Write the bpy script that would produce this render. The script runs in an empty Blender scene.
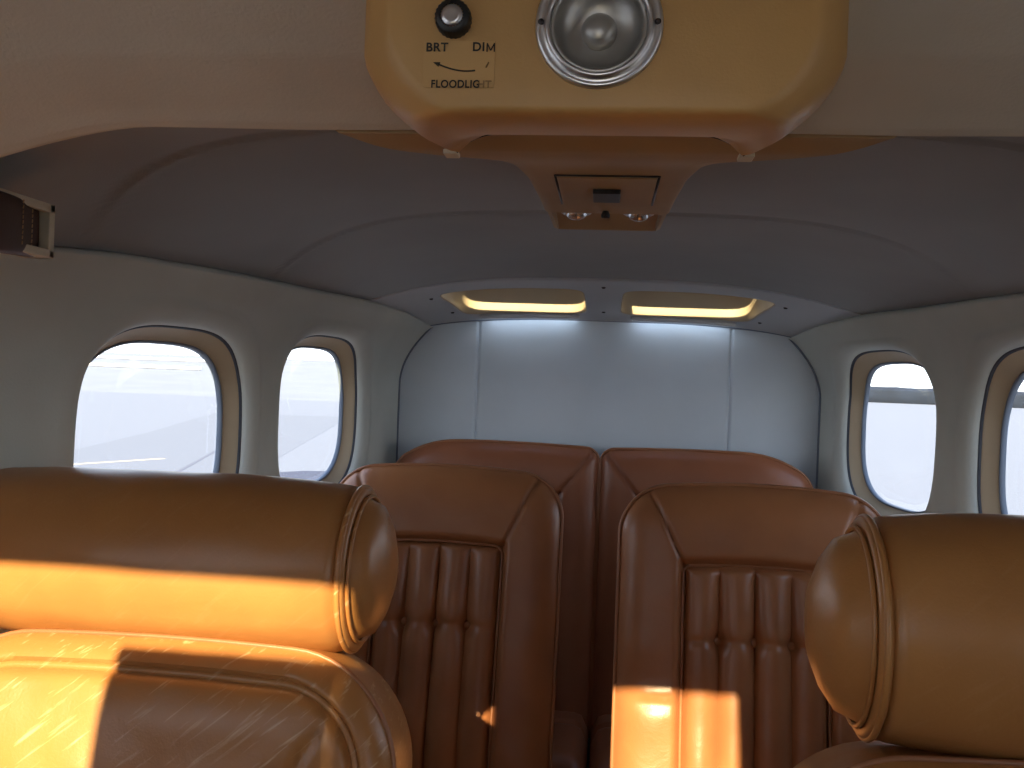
import bpy, bmesh, math, random
from mathutils import Vector, Matrix, noise
random.seed(7)
S = bpy.context.scene
C = S.collection
PI = math.pi
# camera sits at the origin, looking aft (+Y); the cabin floor is 1.02 m below it
FLOOR = -1.02
GROUND = -2.3

# ---------------------------------------------------------------- materials
def mat(name, col, rough=.6, metal=0., bump=0., bscale=200., var=0., vscale=6., col2=None, coat=0., kind=None, spec=.5, bdist=.001):
    m = bpy.data.materials.new(name); m.use_nodes = True
    nt = m.node_tree; n = nt.nodes; l = nt.links
    b = n['Principled BSDF']
    b.inputs['Base Color'].default_value = (*col, 1)
    b.inputs['Roughness'].default_value = rough
    b.inputs['Metallic'].default_value = metal
    b.inputs['Specular IOR Level'].default_value = spec
    if coat: b.inputs['Coat Weight'].default_value = coat; b.inputs['Coat Roughness'].default_value = .3
    tc = n.new('ShaderNodeTexCoord')
    if var or col2:
        nz = n.new('ShaderNodeTexNoise'); nz.inputs['Scale'].default_value = vscale; nz.inputs['Detail'].default_value = 6
        l.new(tc.outputs['Object'], nz.inputs['Vector'])
        mx = n.new('ShaderNodeMix'); mx.data_type = 'RGBA'
        c2 = col2 or tuple(c*(1-var) for c in col)
        mx.inputs['A'].default_value = (*col, 1); mx.inputs['B'].default_value = (*c2, 1)
        mr = n.new('ShaderNodeMapRange'); mr.inputs['From Min'].default_value = .38; mr.inputs['From Max'].default_value = .68
        l.new(nz.outputs['Fac'], mr.inputs['Value']); l.new(mr.outputs['Result'], mx.inputs['Factor'])
        l.new(mx.outputs['Result'], b.inputs['Base Color'])
    if bump:
        bz = n.new('ShaderNodeTexNoise'); bz.inputs['Scale'].default_value = bscale; bz.inputs['Detail'].default_value = 4
        l.new(tc.outputs['Object'], bz.inputs['Vector'])
        bp = n.new('ShaderNodeBump'); bp.inputs['Strength'].default_value = bump; bp.inputs['Distance'].default_value = bdist
        l.new(bz.outputs['Fac'], bp.inputs['Height']); l.new(bp.outputs['Normal'], b.inputs['Normal'])
    return m

def leather(name, col, dark, worn=0., rough=.34):
    m = bpy.data.materials.new(name); m.use_nodes = True
    nt = m.node_tree; n = nt.nodes; l = nt.links
    b = n['Principled BSDF']; b.inputs['Roughness'].default_value = rough
    b.inputs['Specular IOR Level'].default_value = .45
    tc = n.new('ShaderNodeTexCoord')
    nz = n.new('ShaderNodeTexNoise'); nz.inputs['Scale'].default_value = 7; nz.inputs['Detail'].default_value = 5
    l.new(tc.outputs['Object'], nz.inputs['Vector'])
    mx = n.new('ShaderNodeMix'); mx.data_type = 'RGBA'
    mx.inputs['A'].default_value = (*col, 1); mx.inputs['B'].default_value = (*dark, 1)
    mr = n.new('ShaderNodeMapRange'); mr.inputs['From Min'].default_value = .35; mr.inputs['From Max'].default_value = .7
    l.new(nz.outputs['Fac'], mr.inputs['Value']); l.new(mr.outputs['Result'], mx.inputs['Factor'])
    out = mx.outputs['Result']
    # grain and soft creases
    g1 = n.new('ShaderNodeTexNoise'); g1.inputs['Scale'].default_value = 420; g1.inputs['Detail'].default_value = 2
    g2 = n.new('ShaderNodeTexNoise'); g2.inputs['Scale'].default_value = 28; g2.inputs['Detail'].default_value = 6; g2.inputs['Distortion'].default_value = .8
    l.new(tc.outputs['Object'], g1.inputs['Vector']); l.new(tc.outputs['Object'], g2.inputs['Vector'])
    b1 = n.new('ShaderNodeBump'); b1.inputs['Strength'].default_value = .25; b1.inputs['Distance'].default_value = .0006
    b2 = n.new('ShaderNodeBump'); b2.inputs['Strength'].default_value = .16; b2.inputs['Distance'].default_value = .004
    l.new(g1.outputs['Fac'], b1.inputs['Height']); l.new(g2.outputs['Fac'], b2.inputs['Height'])
    l.new(b2.outputs['Normal'], b1.inputs['Normal']); l.new(b1.outputs['Normal'], b.inputs['Normal'])
    if worn:
        # fine pale scratches running diagonally, part of the worn hide itself
        mp = n.new('ShaderNodeMapping'); mp.vector_type = 'TEXTURE'; mp.inputs['Rotation'].default_value = (0, -.7, 0); mp.inputs['Scale'].default_value = (1/12, 1/60, 1/210)
        l.new(tc.outputs['Object'], mp.inputs['Vector'])
        w = n.new('ShaderNodeTexNoise'); w.inputs['Scale'].default_value = 1.; w.inputs['Detail'].default_value = 5; w.inputs['Distortion'].default_value = .4
        l.new(mp.outputs['Vector'], w.inputs['Vector'])
        wr = n.new('ShaderNodeMapRange'); wr.inputs['From Min'].default_value = .585; wr.inputs['From Max'].default_value = .70; wr.inputs['To Max'].default_value = worn
        l.new(w.outputs['Fac'], wr.inputs['Value'])
        m2 = n.new('ShaderNodeMix'); m2.data_type = 'RGBA'; m2.inputs['B'].default_value = (.62, .40, .22, 1)
        l.new(wr.outputs['Result'], m2.inputs['Factor']); l.new(out, m2.inputs['A']); out = m2.outputs['Result']
    l.new(out, b.inputs['Base Color'])
    return m

M = {}
M['headliner'] = mat('grey headliner fabric', (.335, .345, .345), .95, bump=.3, bscale=500, var=.12, vscale=3)
M['headfront'] = mat('cockpit headliner vinyl', (.58, .55, .475), .9, bump=.3, bscale=400, var=.14, vscale=5)
M['wall'] = mat('padded wall vinyl', (.60, .63, .58), .75, bump=.25, bscale=350, var=.16, vscale=4)
M['bulkhead'] = mat('bulkhead fabric', (.70, .785, .85), .9, bump=.2, bscale=400, var=.08, vscale=5)
M['skypanel'] = mat('skylight panel plastic', (.50, .51, .53), .6, var=.06)
M['console'] = mat('amber moulded plastic', (.56, .325, .115), .42, bump=.12, bscale=600, var=.16, vscale=9)
M['duct'] = mat('dull amber plastic', (.36, .235, .11), .5, bump=.1, bscale=600, var=.15, vscale=10)
M['trim'] = mat('tan window surround', (.52, .41, .27), .5, var=.12, vscale=8)
M['sktrim'] = mat('tan skylight surround', (.46, .38, .27), .5, var=.08)
M['seal'] = mat('blue grey rubber seal', (.17, .21, .27), .5)
M['gasket'] = mat('dark gasket', (.07, .08, .10), .6)
M['leather'] = leather('chestnut leather', (.385, .155, .060), (.30, .115, .046))
M['leather_rear'] = leather('rear chestnut leather', (.32, .115, .052), (.26, .09, .042))
M['leather_front'] = leather('tan front leather', (.44, .20, .062), (.36, .155, .048), worn=.07)
M['leather_worn'] = leather('worn tan leather', (.445, .20, .062), (.37, .155, .048), worn=.75)
M['piping'] = leather('leather piping', (.36, .15, .065), (.27, .105, .048))
M['chrome'] = mat('brushed metal', (.62, .62, .64), .28, 1.)
M['satin'] = mat('satin metal', (.50, .50, .53), .42, 1.)
M['cone'] = mat('speaker cone', (.42, .41, .39), .36, .8)
M['black'] = mat('black plastic', (.012, .012, .013), .4)
M['ink'] = mat('black lettering', (.02, .016, .012), .7)
M['faded'] = mat('faded lettering', (.30, .18, .07), .7)
M['decal'] = mat('placard film', (.56, .335, .125), .42)
M['strap'] = leather('dark brown leather', (.085, .040, .028), (.055, .026, .018), rough=.5)
M['thread'] = mat('tan stitching', (.45, .28, .14), .8)
M['cream'] = mat('cream plastic bezel', (.62, .56, .42), .5)
M['carpet'] = mat('brown carpet', (.10, .06, .04), 1., bump=.5, bscale=900)
M['panel'] = mat('dark instrument panel', (.03, .03, .032), .6)
M['foil'] = mat('silver sun blocker foil', (.55, .55, .56), .5, .6)  # for the added blockers in the windshield
M['screw'] = mat('dark screw', (.06, .05, .05), .4, .7)
M['bulb'] = mat('clear lens', (.75, .76, .78), .12, .8)
M['lamp'] = bpy.data.materials.new('added cool glow tube'); M['lamp'].use_nodes = True
_b = M['lamp'].node_tree.nodes['Principled BSDF']; _b.inputs['Emission Color'].default_value = (.72, .84, 1, 1); _b.inputs['Emission Strength'].default_value = 6  # emissive tube added to put a cool glow on the bulkhead
M['ground'] = mat('pale concrete apron', (.205, .225, .27), .95, bump=.4, bscale=4, col2=(.155, .17, .205), vscale=26)
M['patch'] = mat('darker asphalt', (.175, .192, .232), .95, col2=(.145, .16, .195), vscale=30)
M['darkpatch'] = mat('dark ground band', (.055, .065, .11), .95, var=.2, vscale=6)
M['crack'] = mat('tarred joint', (.12, .13, .17), .9)
M['white'] = mat('white ground paint', (.85, .85, .85), .8)
M['yellow'] = mat('yellow ground paint', (.75, .60, .32), .8)
M['treeline'] = mat('distant trees', (.018, .028, .055), 1., var=.3, vscale=.2)
M['berm'] = mat('pale dry grass bank', (.22, .24, .28), 1., var=.1, vscale=.2)
def glassmat():
    m = bpy.data.materials.new('window acrylic'); m.use_nodes = True
    n = m.node_tree.nodes; l = m.node_tree.links; n.clear()
    o = n.new('ShaderNodeOutputMaterial'); t = n.new('ShaderNodeBsdfTransparent'); g = n.new('ShaderNodeBsdfGlossy'); x = n.new('ShaderNodeMixShader')
    t.inputs['Color'].default_value = (.95, .97, .98, 1); g.inputs['Roughness'].default_value = .02
    x.inputs['Fac'].default_value = .04
    l.new(t.outputs[0], x.inputs[1]); l.new(g.outputs[0], x.inputs[2]); l.new(x.outputs[0], o.inputs['Surface'])
    return m
M['glass'] = glassmat()

# ---------------------------------------------------------------- helpers
def link(name, me, m, parent=None, smooth=True):
    me.materials.append(M[m] if isinstance(m, str) else m)
    if smooth:
        for p in me.polygons: p.use_smooth = True
    o = bpy.data.objects.new(name, me); C.objects.link(o)
    if parent: o.parent = parent
    return o
def mesh(name, vs, fs, m, parent=None, smooth=True, merge=0):
    me = bpy.data.meshes.new(name); me.from_pydata([tuple(v) for v in vs], [], fs)
    bm = bmesh.new(); bm.from_mesh(me)
    if merge: bmesh.ops.remove_doubles(bm, verts=bm.verts, dist=merge)
    bmesh.ops.recalc_face_normals(bm, faces=bm.faces); bm.to_mesh(me); bm.free()
    return link(name, me, m, parent, smooth)
def bmobj(name, bm, m, parent=None, smooth=False):
    bmesh.ops.recalc_face_normals(bm, faces=bm.faces)
    me = bpy.data.meshes.new(name); bm.to_mesh(me); bm.free()
    return link(name, me, m, parent, smooth)
def autosmooth(o, deg=40):
    for p in o.data.polygons: p.use_smooth = True
    o.data.set_sharp_from_angle(angle=math.radians(deg))
    return o
def tag(o, label, cat=None, group=None):
    o['label'] = label
    if cat: o['category'] = cat
    if group: o['group'] = group
    return o
def struct(o, label=None, cat=None):
    o['kind'] = 'structure'
    if label: o['label'] = label
    if cat: o['category'] = cat
    return o
def empty(name, loc=(0, 0, 0)):
    o = bpy.data.objects.new(name, None); o.empty_display_size = .05; C.objects.link(o); o.location = loc
    return o
class Acc:
    def __init__(s): s.v = []; s.f = []
    def add(s, vs, fs):
        k = len(s.v); s.v += [tuple(v) for v in vs]; s.f += [tuple(i+k for i in f) for f in fs]; return s
    def grid(s, rows):
        nr, nc = len(rows), len(rows[0])
        s.add([p for r in rows for p in r], [(i*nc+j, i*nc+j+1, (i+1)*nc+j+1, (i+1)*nc+j) for i in range(nr-1) for j in range(nc-1)]); return s
    def loft(s, rings, closed=True, cap=False):
        n = len(rings[0]); vs = [p for r in rings for p in r]; fs = []
        for i in range(len(rings)-1):
            for j in range(n if closed else n-1):
                k = (j+1) % n
                fs.append((i*n+j, i*n+k, (i+1)*n+k, (i+1)*n+j))
        if cap: fs += [tuple(range(n)), tuple(range((len(rings)-1)*n, len(rings)*n))]
        return s.add(vs, fs)
    def box(s, c, d, rot=None, bev=0):
        bm = bmesh.new(); bmesh.ops.create_cube(bm, size=1)
        for v in bm.verts: v.co = Vector((v.co.x*d[0], v.co.y*d[1], v.co.z*d[2]))
        if bev: bmesh.ops.bevel(bm, geom=bm.edges[:]+bm.verts[:], offset=bev, segments=3, affect='EDGES', profile=.5)
        R = rot or Matrix.Identity(3)
        bm.verts.ensure_lookup_table()
        vs = [R @ v.co + Vector(c) for v in bm.verts]
        fs = [tuple(v.index for v in f.verts) for f in bm.faces]
        bm.free(); return s.add(vs, fs)
    def tube(s, pts, r, seg=8, closed=False):
        pts = [Vector(p) for p in pts]; n = len(pts); rings = []; up = None
        for i, p in enumerate(pts):
            a = pts[(i-1) % n] if closed or i else pts[0]; b = pts[(i+1) % n] if closed or i < n-1 else pts[-1]
            t = (b-a).normalized()
            if up is None: up = t.orthogonal().normalized()
            up = (up - t*up.dot(t)).normalized(); w = t.cross(up)
            rr = r(i/(n-1)) if callable(r) else r
            rings.append([p + (up*math.cos(q*2*PI/seg) + w*math.sin(q*2*PI/seg))*rr for q in range(seg)])
        if closed: rings.append(rings[0]); return s.loft(rings)
        return s.loft(rings, cap=True)
    def lathe(s, prof, c, axis='Y', seg=48):
        # prof: (radius, distance along axis)
        rings = []
        for r, h in prof:
            ring = []
            for q in range(seg):
                a, b = r*math.cos(q*2*PI/seg), r*math.sin(q*2*PI/seg)
                v = {'Y': (a, h, b), 'X': (h, a, b), 'Z': (a, b, h)}[axis]
                ring.append((c[0]+v[0], c[1]+v[1], c[2]+v[2]))
            rings.append(ring)
        return s.loft(rings)
    def obj(s, name, m, parent=None, smooth=True, merge=1e-5): return mesh(name, s.v, s.f, m, parent, smooth, merge)
def lerp(a, b, t): return a+(b-a)*t
def interp(tab, x):
    if x <= tab[0][0]: return tab[0][1]
    for (a, va), (b, vb) in zip(tab, tab[1:]):
        if x <= b:
            t = (x-a)/(b-a); return va+(vb-va)*t
    return tab[-1][1]
def smooth_interp(tab, x, w=.06):
    return sum(interp(tab, x+d*w)*k for d, k in ((-1, .15), (-.5, .2), (0, .3), (.5, .2), (1, .15)))
def sstep(a, b, x):
    t = min(1, max(0, (x-a)/(b-a))); return t*t*(3-2*t)

# ---------------------------------------------------------------- cabin shell functions
XW = [(-.9, .78), (0, .75), (.3, .72), (.62, .69), (.8, .662), (.95, .622), (1.0, .608), (1.3, .567), (1.6, .545), (1.85, .515), (2.1, .485), (2.3, .46)]
ZJ = [(-.9, .23), (-.1, .225), (.35, .14), (.6, .105), (.8, .108), (.97, .125), (1.2, .133), (1.5, .139), (1.75, .143), (1.95, .133), (2.1, .115)]
def wx(Y): return smooth_interp(XW, Y)
def zj(Y): return smooth_interp(ZJ, Y)
def inset(Y): return interp([(.5, .03), (1.5, .035), (1.9, .055), (2.1, .075)], Y)
def wallx(Y, z):
    x = wx(Y)
    t = min(1.1, max(0, (z+.02)/.14))
    x -= inset(Y)*t*t
    x -= .01*sstep(-.45, -1.02, z)
    return x
def xj(Y): return wallx(Y, zj(Y))
ZTOP = .105
def wz(Y, b):   # wall parameter b -> height
    return b if b <= ZTOP else ZTOP+(b-ZTOP)/.025*(zj(Y)-ZTOP)

def frange(a, b, ds):
    n = max(1, round((b-a)/ds)); return [a+(b-a)*i/n for i in range(n+1)]
def se(hw, hh, n, th):
    c, s = abs(math.cos(th)), abs(math.sin(th))
    r = ((c/hw)**n+(s/hh)**n)**(-1/n)
    return r*math.cos(th), r*math.sin(th)
def cell(acc, a0, a1, b0, b1, hole, ds, surf, ringd=(.0, .0015, .004, .008, .013, .02)):
    ca, cb, ha, hb, n = hole
    per = [(a, b0) for a in frange(a0, a1, ds)[:-1]] + [(a1, b) for b in frange(b0, b1, ds)[:-1]] + \
          [(a, b1) for a in frange(a0, a1, ds)[:0:-1]] + [(a0, b) for b in frange(b0, b1, ds)[:0:-1]]
    rings = []
    N = 10
    for k in range(len(ringd)+N):
        ring = []
        for (pa, pb) in per:
            th = math.atan2((pb-cb)/hb, (pa-ca)/ha)     # angle in the stretched frame
            cth, sth = math.cos(th), math.sin(th)
            r = (abs(cth)**n+abs(sth)**n)**(-1/n)
            h = (ca+ha*r*cth, cb+hb*r*sth)
            L = math.hypot(pa-h[0], pb-h[1])
            if k < len(ringd): d = min(ringd[k], L*.6*(k+1)/len(ringd))
            else:
                d0 = min(ringd[-1], L*.6); d = lerp(d0, L, (k-len(ringd)+1)/N)
            t = d/L
            ring.append(surf(lerp(h[0], pa, t), lerp(h[1], pb, t), d, 1-sstep(.45, .95, t)))
        rings.append(ring)
    acc.loft(rings)

# ---------------------------------------------------------------- side walls with window openings
CUR = .016
def wallsurf(side, groove=()):
    def f(Y, b, d=1., k=0.):
        z = wz(Y, b)
        x = wallx(Y, z)
        if d < CUR: x += CUR-math.sqrt(max(0, CUR*CUR-(CUR-d)**2))
        # padding swells softly round each opening
        x -= .006*k*math.exp(-((d-.030)/.018)**2)
        if b > ZTOP:
            t = (b-ZTOP)/.025
            x -= .004*t*t
        for g in groove: x += .004*math.exp(-((Y-g)/.006)**2)
        x += .0015*noise.noise(Vector((Y*9, z*9, side*3)))
        return (side*x, Y, z)
    return f
WIN = {-1: [(-.07, .38, -.085, .155), (1.190, .190, -.10, .155), (1.685, .187, -.085, .155)],
       1: [(-.07, .38, -.085, .155), (1.235, .20, -.09, .163), (1.765, .200, -.077, .159)]}
EDG = {-1: [-.5, .36, .88, 1.43, 1.94, 2.1], 1: [-.5, .36, .98, 1.50, 2.02, 2.1]}
WLAB = {-1: ['cockpit side window on the left wall', 'large rounded left cabin window with tan surround, beside front headrest', 'smaller rounded left cabin window just ahead of the rear bulkhead'],
        1: ['cockpit side window on the right wall', 'right cabin window cut by the right edge of the photo', 'rounded right cabin window nearest the rear bulkhead, dark treeline in it']}
wn = 0
for side in (-1, 1):
    A = Acc(); e = EDG[side]; sf = wallsurf(side, (.845,) if side < 0 else ())
    ds = .012
    cells = [(e[0], e[1], WIN[side][0]), (e[1], e[2], None), (e[2], e[3], WIN[side][1]), (e[3], e[4], WIN[side][2]), (e[4], e[5], None)]
    for a0, a1, w in cells:
        if w:
            cell(A, a0, a1, -.30, ZTOP, (w[0], w[2], w[1], w[3], 3.0), ds, sf)
        else:
            A.grid([[sf(Y, b) for Y in frange(a0, a1, ds)] for b in frange(-.30, ZTOP, ds)])
        A.grid([[sf(Y, b) for Y in frange(a0, a1, ds)] for b in [ZTOP, .11, .115, .12, .124, .128, .13]])
        # rolled top edge tucked outwards
        A.grid([[sf(Y, .13) for Y in frange(a0, a1, ds)], [(side*(xj(Y)+.004), Y, zj(Y)+.006) for Y in frange(a0, a1, ds)], [(side*(xj(Y)+.03), Y, zj(Y)+.006) for Y in frange(a0, a1, ds)]])
        A.grid([[sf(Y, b) for Y in frange(a0, a1, ds)] for b in frange(-1.03, -.30, .05)])
    w_ = A.obj('wall_left' if side < 0 else 'wall_right', 'wall', merge=2e-4)
    struct(w_)
    for i, (yc, hw, zc, hh) in enumerate(WIN[side]):
        wn += 1
        if i == 0: nexp = 3.0
        root = empty('window_%d' % wn, (side*wx(yc), yc, zc)); struct(root, WLAB[side][i])
        off = Vector(root.location)
        def ring(shr, dep, n=3.0, seg=96):
            out = []
            for q in range(seg):
                th = q*2*PI/seg; a, b = se(1, 1, n, th)
                Y, z = yc+(hw+shr)*a, zc+(hh+shr)*b
                out.append(Vector((side*(wallx(Y, z)+dep), Y, z))-off)
            return out
        A = Acc()
        A.loft([ring(.012, .012), ring(.004, .013), ring(-.001, .015), ring(-.003, .018), ring(-.009, .024), ring(-.015, .030), ring(-.020, .033), ring(-.0215, .036)])
        A.obj('window_frame', 'trim', root)
        A = Acc()
        A.loft([ring(.002, .0125), ring(.0005, .0112), ring(-.0012, .0122), ring(-.002, .0150)])
        A.obj('outer_gasket', 'gasket', root)
        A = Acc()
        A.loft([ring(-.0195, .0335), ring(-.0205, .0322), ring(-.022, .0322), ring(-.0235, .034), ring(-.0240, .037), ring(-.0242, .040)])
        A.obj('rubber_seal', 'seal', root)
        A = Acc()
        rr = [ring(-.022, .0385)] + [[off*0+(p*k+(1-k)*Vector((side*(.0385+.008), 0, 0))) for p in ring(-.022, .0385)] for k in (.8, .55, .3, .08)]
        A.loft(rr, cap=True)
        tag(A.obj('window_pane', 'glass', root), 'clear acrylic pane')

# ---------------------------------------------------------------- headliner
ZC = [(.5, .23), (1.5, .23), (1.62, .226), (1.76, .203), (2.06, .1600), (2.085, .152), (2.1, .144), (2.3, .11)]
SEAMS = (.80, 1.20)
def zceil(u, Y):
    zc, ze = smooth_interp(ZC, Y, .06 if Y < 1.9 else .012), zj(Y)+.006
    n = interp([(.6, 5.0), (.9, 4.6), (1.4, 3.2), (1.6, 3.0), (2.1, 3.8)], Y)
    z = zc-(zc-ze)*abs(u)**n
    return z
def ceilsurf(u, Y, d=1., k=0., raw=False):
    x = u*(xj(Y)+.012)
    z = zceil(u, Y)
    if not raw and Y < 1.75:
        # sewn seams bow aft towards the walls, the cloth puffs a little between them
        yy = Y-.17*abs(u)**3
        edges = (.4,)+SEAMS+(1.76,)
        for a, b in zip(edges, edges[1:]):
            if a <= yy <= b:
                t = (yy-a)/(b-a)
                z -= .008*(max(0, math.sin(t*PI)))**.4*(1-.5*abs(u)**6)
        for e in SEAMS: z -= .007*math.exp(-((yy-e)/.0035)**2)
    if not raw and Y >= 1.75:
        z -= .004*sstep(1.75, 1.765, Y)
    if d < .004: z += .004-d
    return (x, Y, z)
A = Acc()
us = frange(-1, 1, .025)
A.grid([[ceilsurf(u, Y) for u in us] for Y in frange(.635, 1.75, .004)])
c_ = A.obj('ceiling', 'headliner'); struct(c_)
A = Acc()
# skylight panel
SKY = [(-.44, 1.905, .335, .097), (.40, 1.905, .330, .097)]
def sks(u, Y, d=1., k=0.): return ceilsurf(u, Y, d)
A.grid([[ceilsurf(u, 1.75, raw=True) for u in frange(-1, 1, .025)], [sks(u, 1.765) for u in frange(-1, 1, .025)]])
cell(A, -.80, -.02, 1.765, 2.08, (-.435, 1.944, .325, .114, 8), .01, sks, ringd=(0, .001, .003, .006, .009))
cell(A, -.02, .80, 1.765, 2.08, (.395, 1.944, .330, .114, 8), .01, sks, ringd=(0, .001, .003, .006, .009))
A.grid([[sks(u, Y) for u in frange(-1, -.8, .02)] for Y in frange(1.765, 2.08, .01)])
A.grid([[sks(u, Y) for u in frange(.8, 1, .02)] for Y in frange(1.765, 2.08, .01)])
A.grid([[sks(u, Y) for u in us] for Y in frange(2.08, 2.105, .005)])
p_ = A.obj('trim_1', 'skypanel', merge=1e-4); struct(p_, 'grey plastic ceiling panel around the two skylights')
A = Acc()
A.tube([Vector(ceilsurf(u, 1.757, raw=True))-Vector((0, 0, .003)) for u in frange(-1, 1, .02)], .004, 8)
struct(A.obj('trim_2', 'skypanel'), 'raised bead along the front of the skylight panel')
# skylights: tan wells above the panel openings, glazed ahead of the opening
for k, (uc, yc, hu, hy) in enumerate([(-.435, 1.944, .325, .114), (.395, 1.944, .330, .114)]):
    wn += 1
    root = empty('window_%d' % wn, (uc*.48, yc, .17))
    struct(root, 'left ceiling skylight, smaller sun streak in it' if k == 0 else 'right ceiling skylight, with the bright slab of sun')
    off = Vector(root.location)
    def skr(grow, dz, seg=96, shift=0., flat=None):
        out = []
        for q in range(seg):
            a, b = se(1, 1, 8, q*2*PI/seg)
            u, Y = uc+(hu+grow)*a, yc+(hy+grow*.5)*b
            p = ceilsurf(u, Y)
            z = p[2]+dz if flat is None else flat
            Yq = p[1]
            if flat is not None and b < 0: Yq = p[1]+shift*abs(b)**.3
            out.append(Vector((p[0], Yq, z))-off)
        return out
    TOP = .262
    A = Acc()
    A.loft([skr(.004, .002), skr(-.001, .001), skr(-.002, .004), skr(-.002, .012), skr(-.002, 0, flat=TOP, shift=-.08)])
    A.obj('skylight_frame', 'sktrim', root)
    # opaque roof of the well behind the glass strip, glass ahead of it
    x0, x1 = (uc-hu)*.50, (uc+hu)*.50
    A = Acc()
    A.box(Vector(((x0+x1)/2, 1.9805, TOP+.004))-off, (x1-x0+.06, .219, .008))
    A.box(Vector(((x0+x1)/2, 1.745, TOP+.004))-off, (x1-x0+.06, .142, .008))
    A.box(Vector((x0-.01, 1.85, TOP+.004))-off, (.03, .09, .008))
    A.box(Vector((x1+.01, 1.85, TOP+.004))-off, (.03, .09, .008))
    A.obj('well_lid', 'sktrim', root, smooth=False)
    A = Acc().box(Vector(((x0+x1)/2, 1.856, TOP+.004))-off, (x1-x0+.02, .062, .004))
    tag(A.obj('window_pane', 'glass', root, smooth=False), 'clear skylight pane')
for (u0, u1, lb) in ((-.68, -.16, 'thin added cool white glow strip above the bulkhead under the left skylight'), (.13, .66, 'thin added cool white glow strip above the bulkhead under the right skylight')):  # added strips, invented so the top of the bulkhead glows
    q = [Vector(ceilsurf(u, 2.068))-Vector((0, 0, .0035)) for u in frange(u0, u1, .02)]
    c0 = q[len(q)//2].copy(); root = empty('added_glow_strip', c0)
    Acc().tube([v-c0 for v in q], .0026, 8).obj('glow_tube', 'lamp', root)
    A = Acc().loft([[v-c0+Vector((0, dy, dz)) for v in q] for dy, dz in ((-.003, .005), (-.0065, .003), (-.0065, -.0045), (-.0055, -.0048), (-.0052, .003))], closed=False)
    A.obj('glow_shield', 'skypanel', root)
    for v in (q[0], q[-1]): Acc().box(v-c0+Vector((0, 0, .001)), (.008, .008, .007), bev=.001).obj('end_cap', 'skypanel', root, smooth=False)
    tag(root, lb, 'lamp', 'added glow strips above the bulkhead')
# little screws of the skylight panel
def ray_ceil(u, Y): return Vector(ceilsurf(u, Y))
scr = [(-.80, 1.86), (-.80, 2.01), (-.022, 1.81), (-.022, 2.03), (.77, 1.86), (.77, 2.03)]
SL = ['left end, front', 'left end, rear', 'between the skylights, front', 'between the skylights, rear', 'right end, front', 'right end, rear']
for (u, Y), lb in zip(scr, SL):
    p = ray_ceil(u, Y)
    A = Acc().lathe([(0, -.0022), (.002, -.002), (.0042, -.0008), (.0045, .001)], (0, 0, 0), 'Z', 16)
    A.box((0, 0, -.0021), (.006, .0009, .0006))
    o = A.obj('panel_screw', 'screw'); o.location = p
    tag(o, 'small dark screw in the skylight panel, ' + lb, 'screw', 'screws of the skylight panel')

# cockpit headliner: roof, soft crease, down to the hanging lip
PR = [(-.2, .27), (-.05, .277), (.1, .277), (.3, .264), (.42, .245), (.50, .222), (.535, .206), (.548, .199), (.575, .189), (.60, .180), (.612, .1745), (.620, .1722), (.627, .174), (.632, .181), (.634, .20), (.636, .235)]
def roofz(x, z, Y):
    ax = abs(x)
    d = 0
    if ax > .34 : d = .6*(ax-.34)**1.5
    if ax > .52: d += ((ax-.52)/.14)**2*.04
    d = min(d, .13)*sstep(.0, .5, Y)
    return z-d
A = Acc()
rows = []
pp = []
for (a, b) in zip(PR, PR[1:]):
    for k in range(6): pp.append((lerp(a[0], b[0], k/6), lerp(a[1], b[1], k/6)))
pp.append(PR[-1])
for (Y, z) in pp:
    rows.append([(u*(wx(Y)+.01), Y, roofz(u*(wx(Y)+.01), z, Y)+.0012*noise.noise(Vector((u*6, Y*12, 1)))) for u in frange(-1, 1, .02)])
A.grid(rows)
A.grid([[(x, y, z+.03) for (x, y, z) in rows[0]], rows[0]])
A.grid([[(x*1.02, y, z+.03) for (x, y, z) in r] for r in rows[::6]])
o = A.obj('trim_3', 'headfront'); struct(o, 'cockpit headliner ending in a soft lip across the cabin')

# rear bulkhead, floor, firewall
def bulkz(x, z):
    y = 2.10
    for s_ in (-.300, .284): y += .006*math.exp(-((x-s_)/.0035)**2)
    y += -.004*math.exp(-((x+.300)/.03)**2)*0
    y -= .008*(1-abs(x/.29)**4) if abs(x) < .29 else 0
    y += .001*noise.noise(Vector((x*8, z*8, 4)))
    return (x, y, z)
xs = sorted(set(frange(-.52, .52, .02)+[s_+k*.0015 for s_ in (-.300, .284) for k in range(-8, 9)]))
A = Acc().grid([[bulkz(x, z) for x in xs] for z in frange(-1.03, .20, .03)])
struct(A.obj('wall_rear', 'bulkhead'))
A = Acc()
edge = []
for k in range(40):
    z = lerp(-.5, zj(2.095), k/39); edge.append((-(wallx(2.095, z))+.001, 2.094, z))
for u in frange(-1, 1, .05): p = ceilsurf(u, 2.093); edge.append((p[0], 2.094, p[2]+.001))
for k in range(40):
    z = lerp(zj(2.095), -.5, k/39); edge.append(((wallx(2.095, z))-.001, 2.094, z))
A.tube(edge, .0028, 6)
struct(A.obj('trim_4', 'seal'), 'thin cord around the rear bulkhead')
A = Acc().box((0, .75, FLOOR-.01), (1.42, 2.9, .02)); struct(A.obj('floor', 'carpet', smooth=False))
A = Acc().box((0, -.58, -.55), (1.46, .06, 1.0)); struct(A.obj('wall_front', 'panel', smooth=False))

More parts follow.
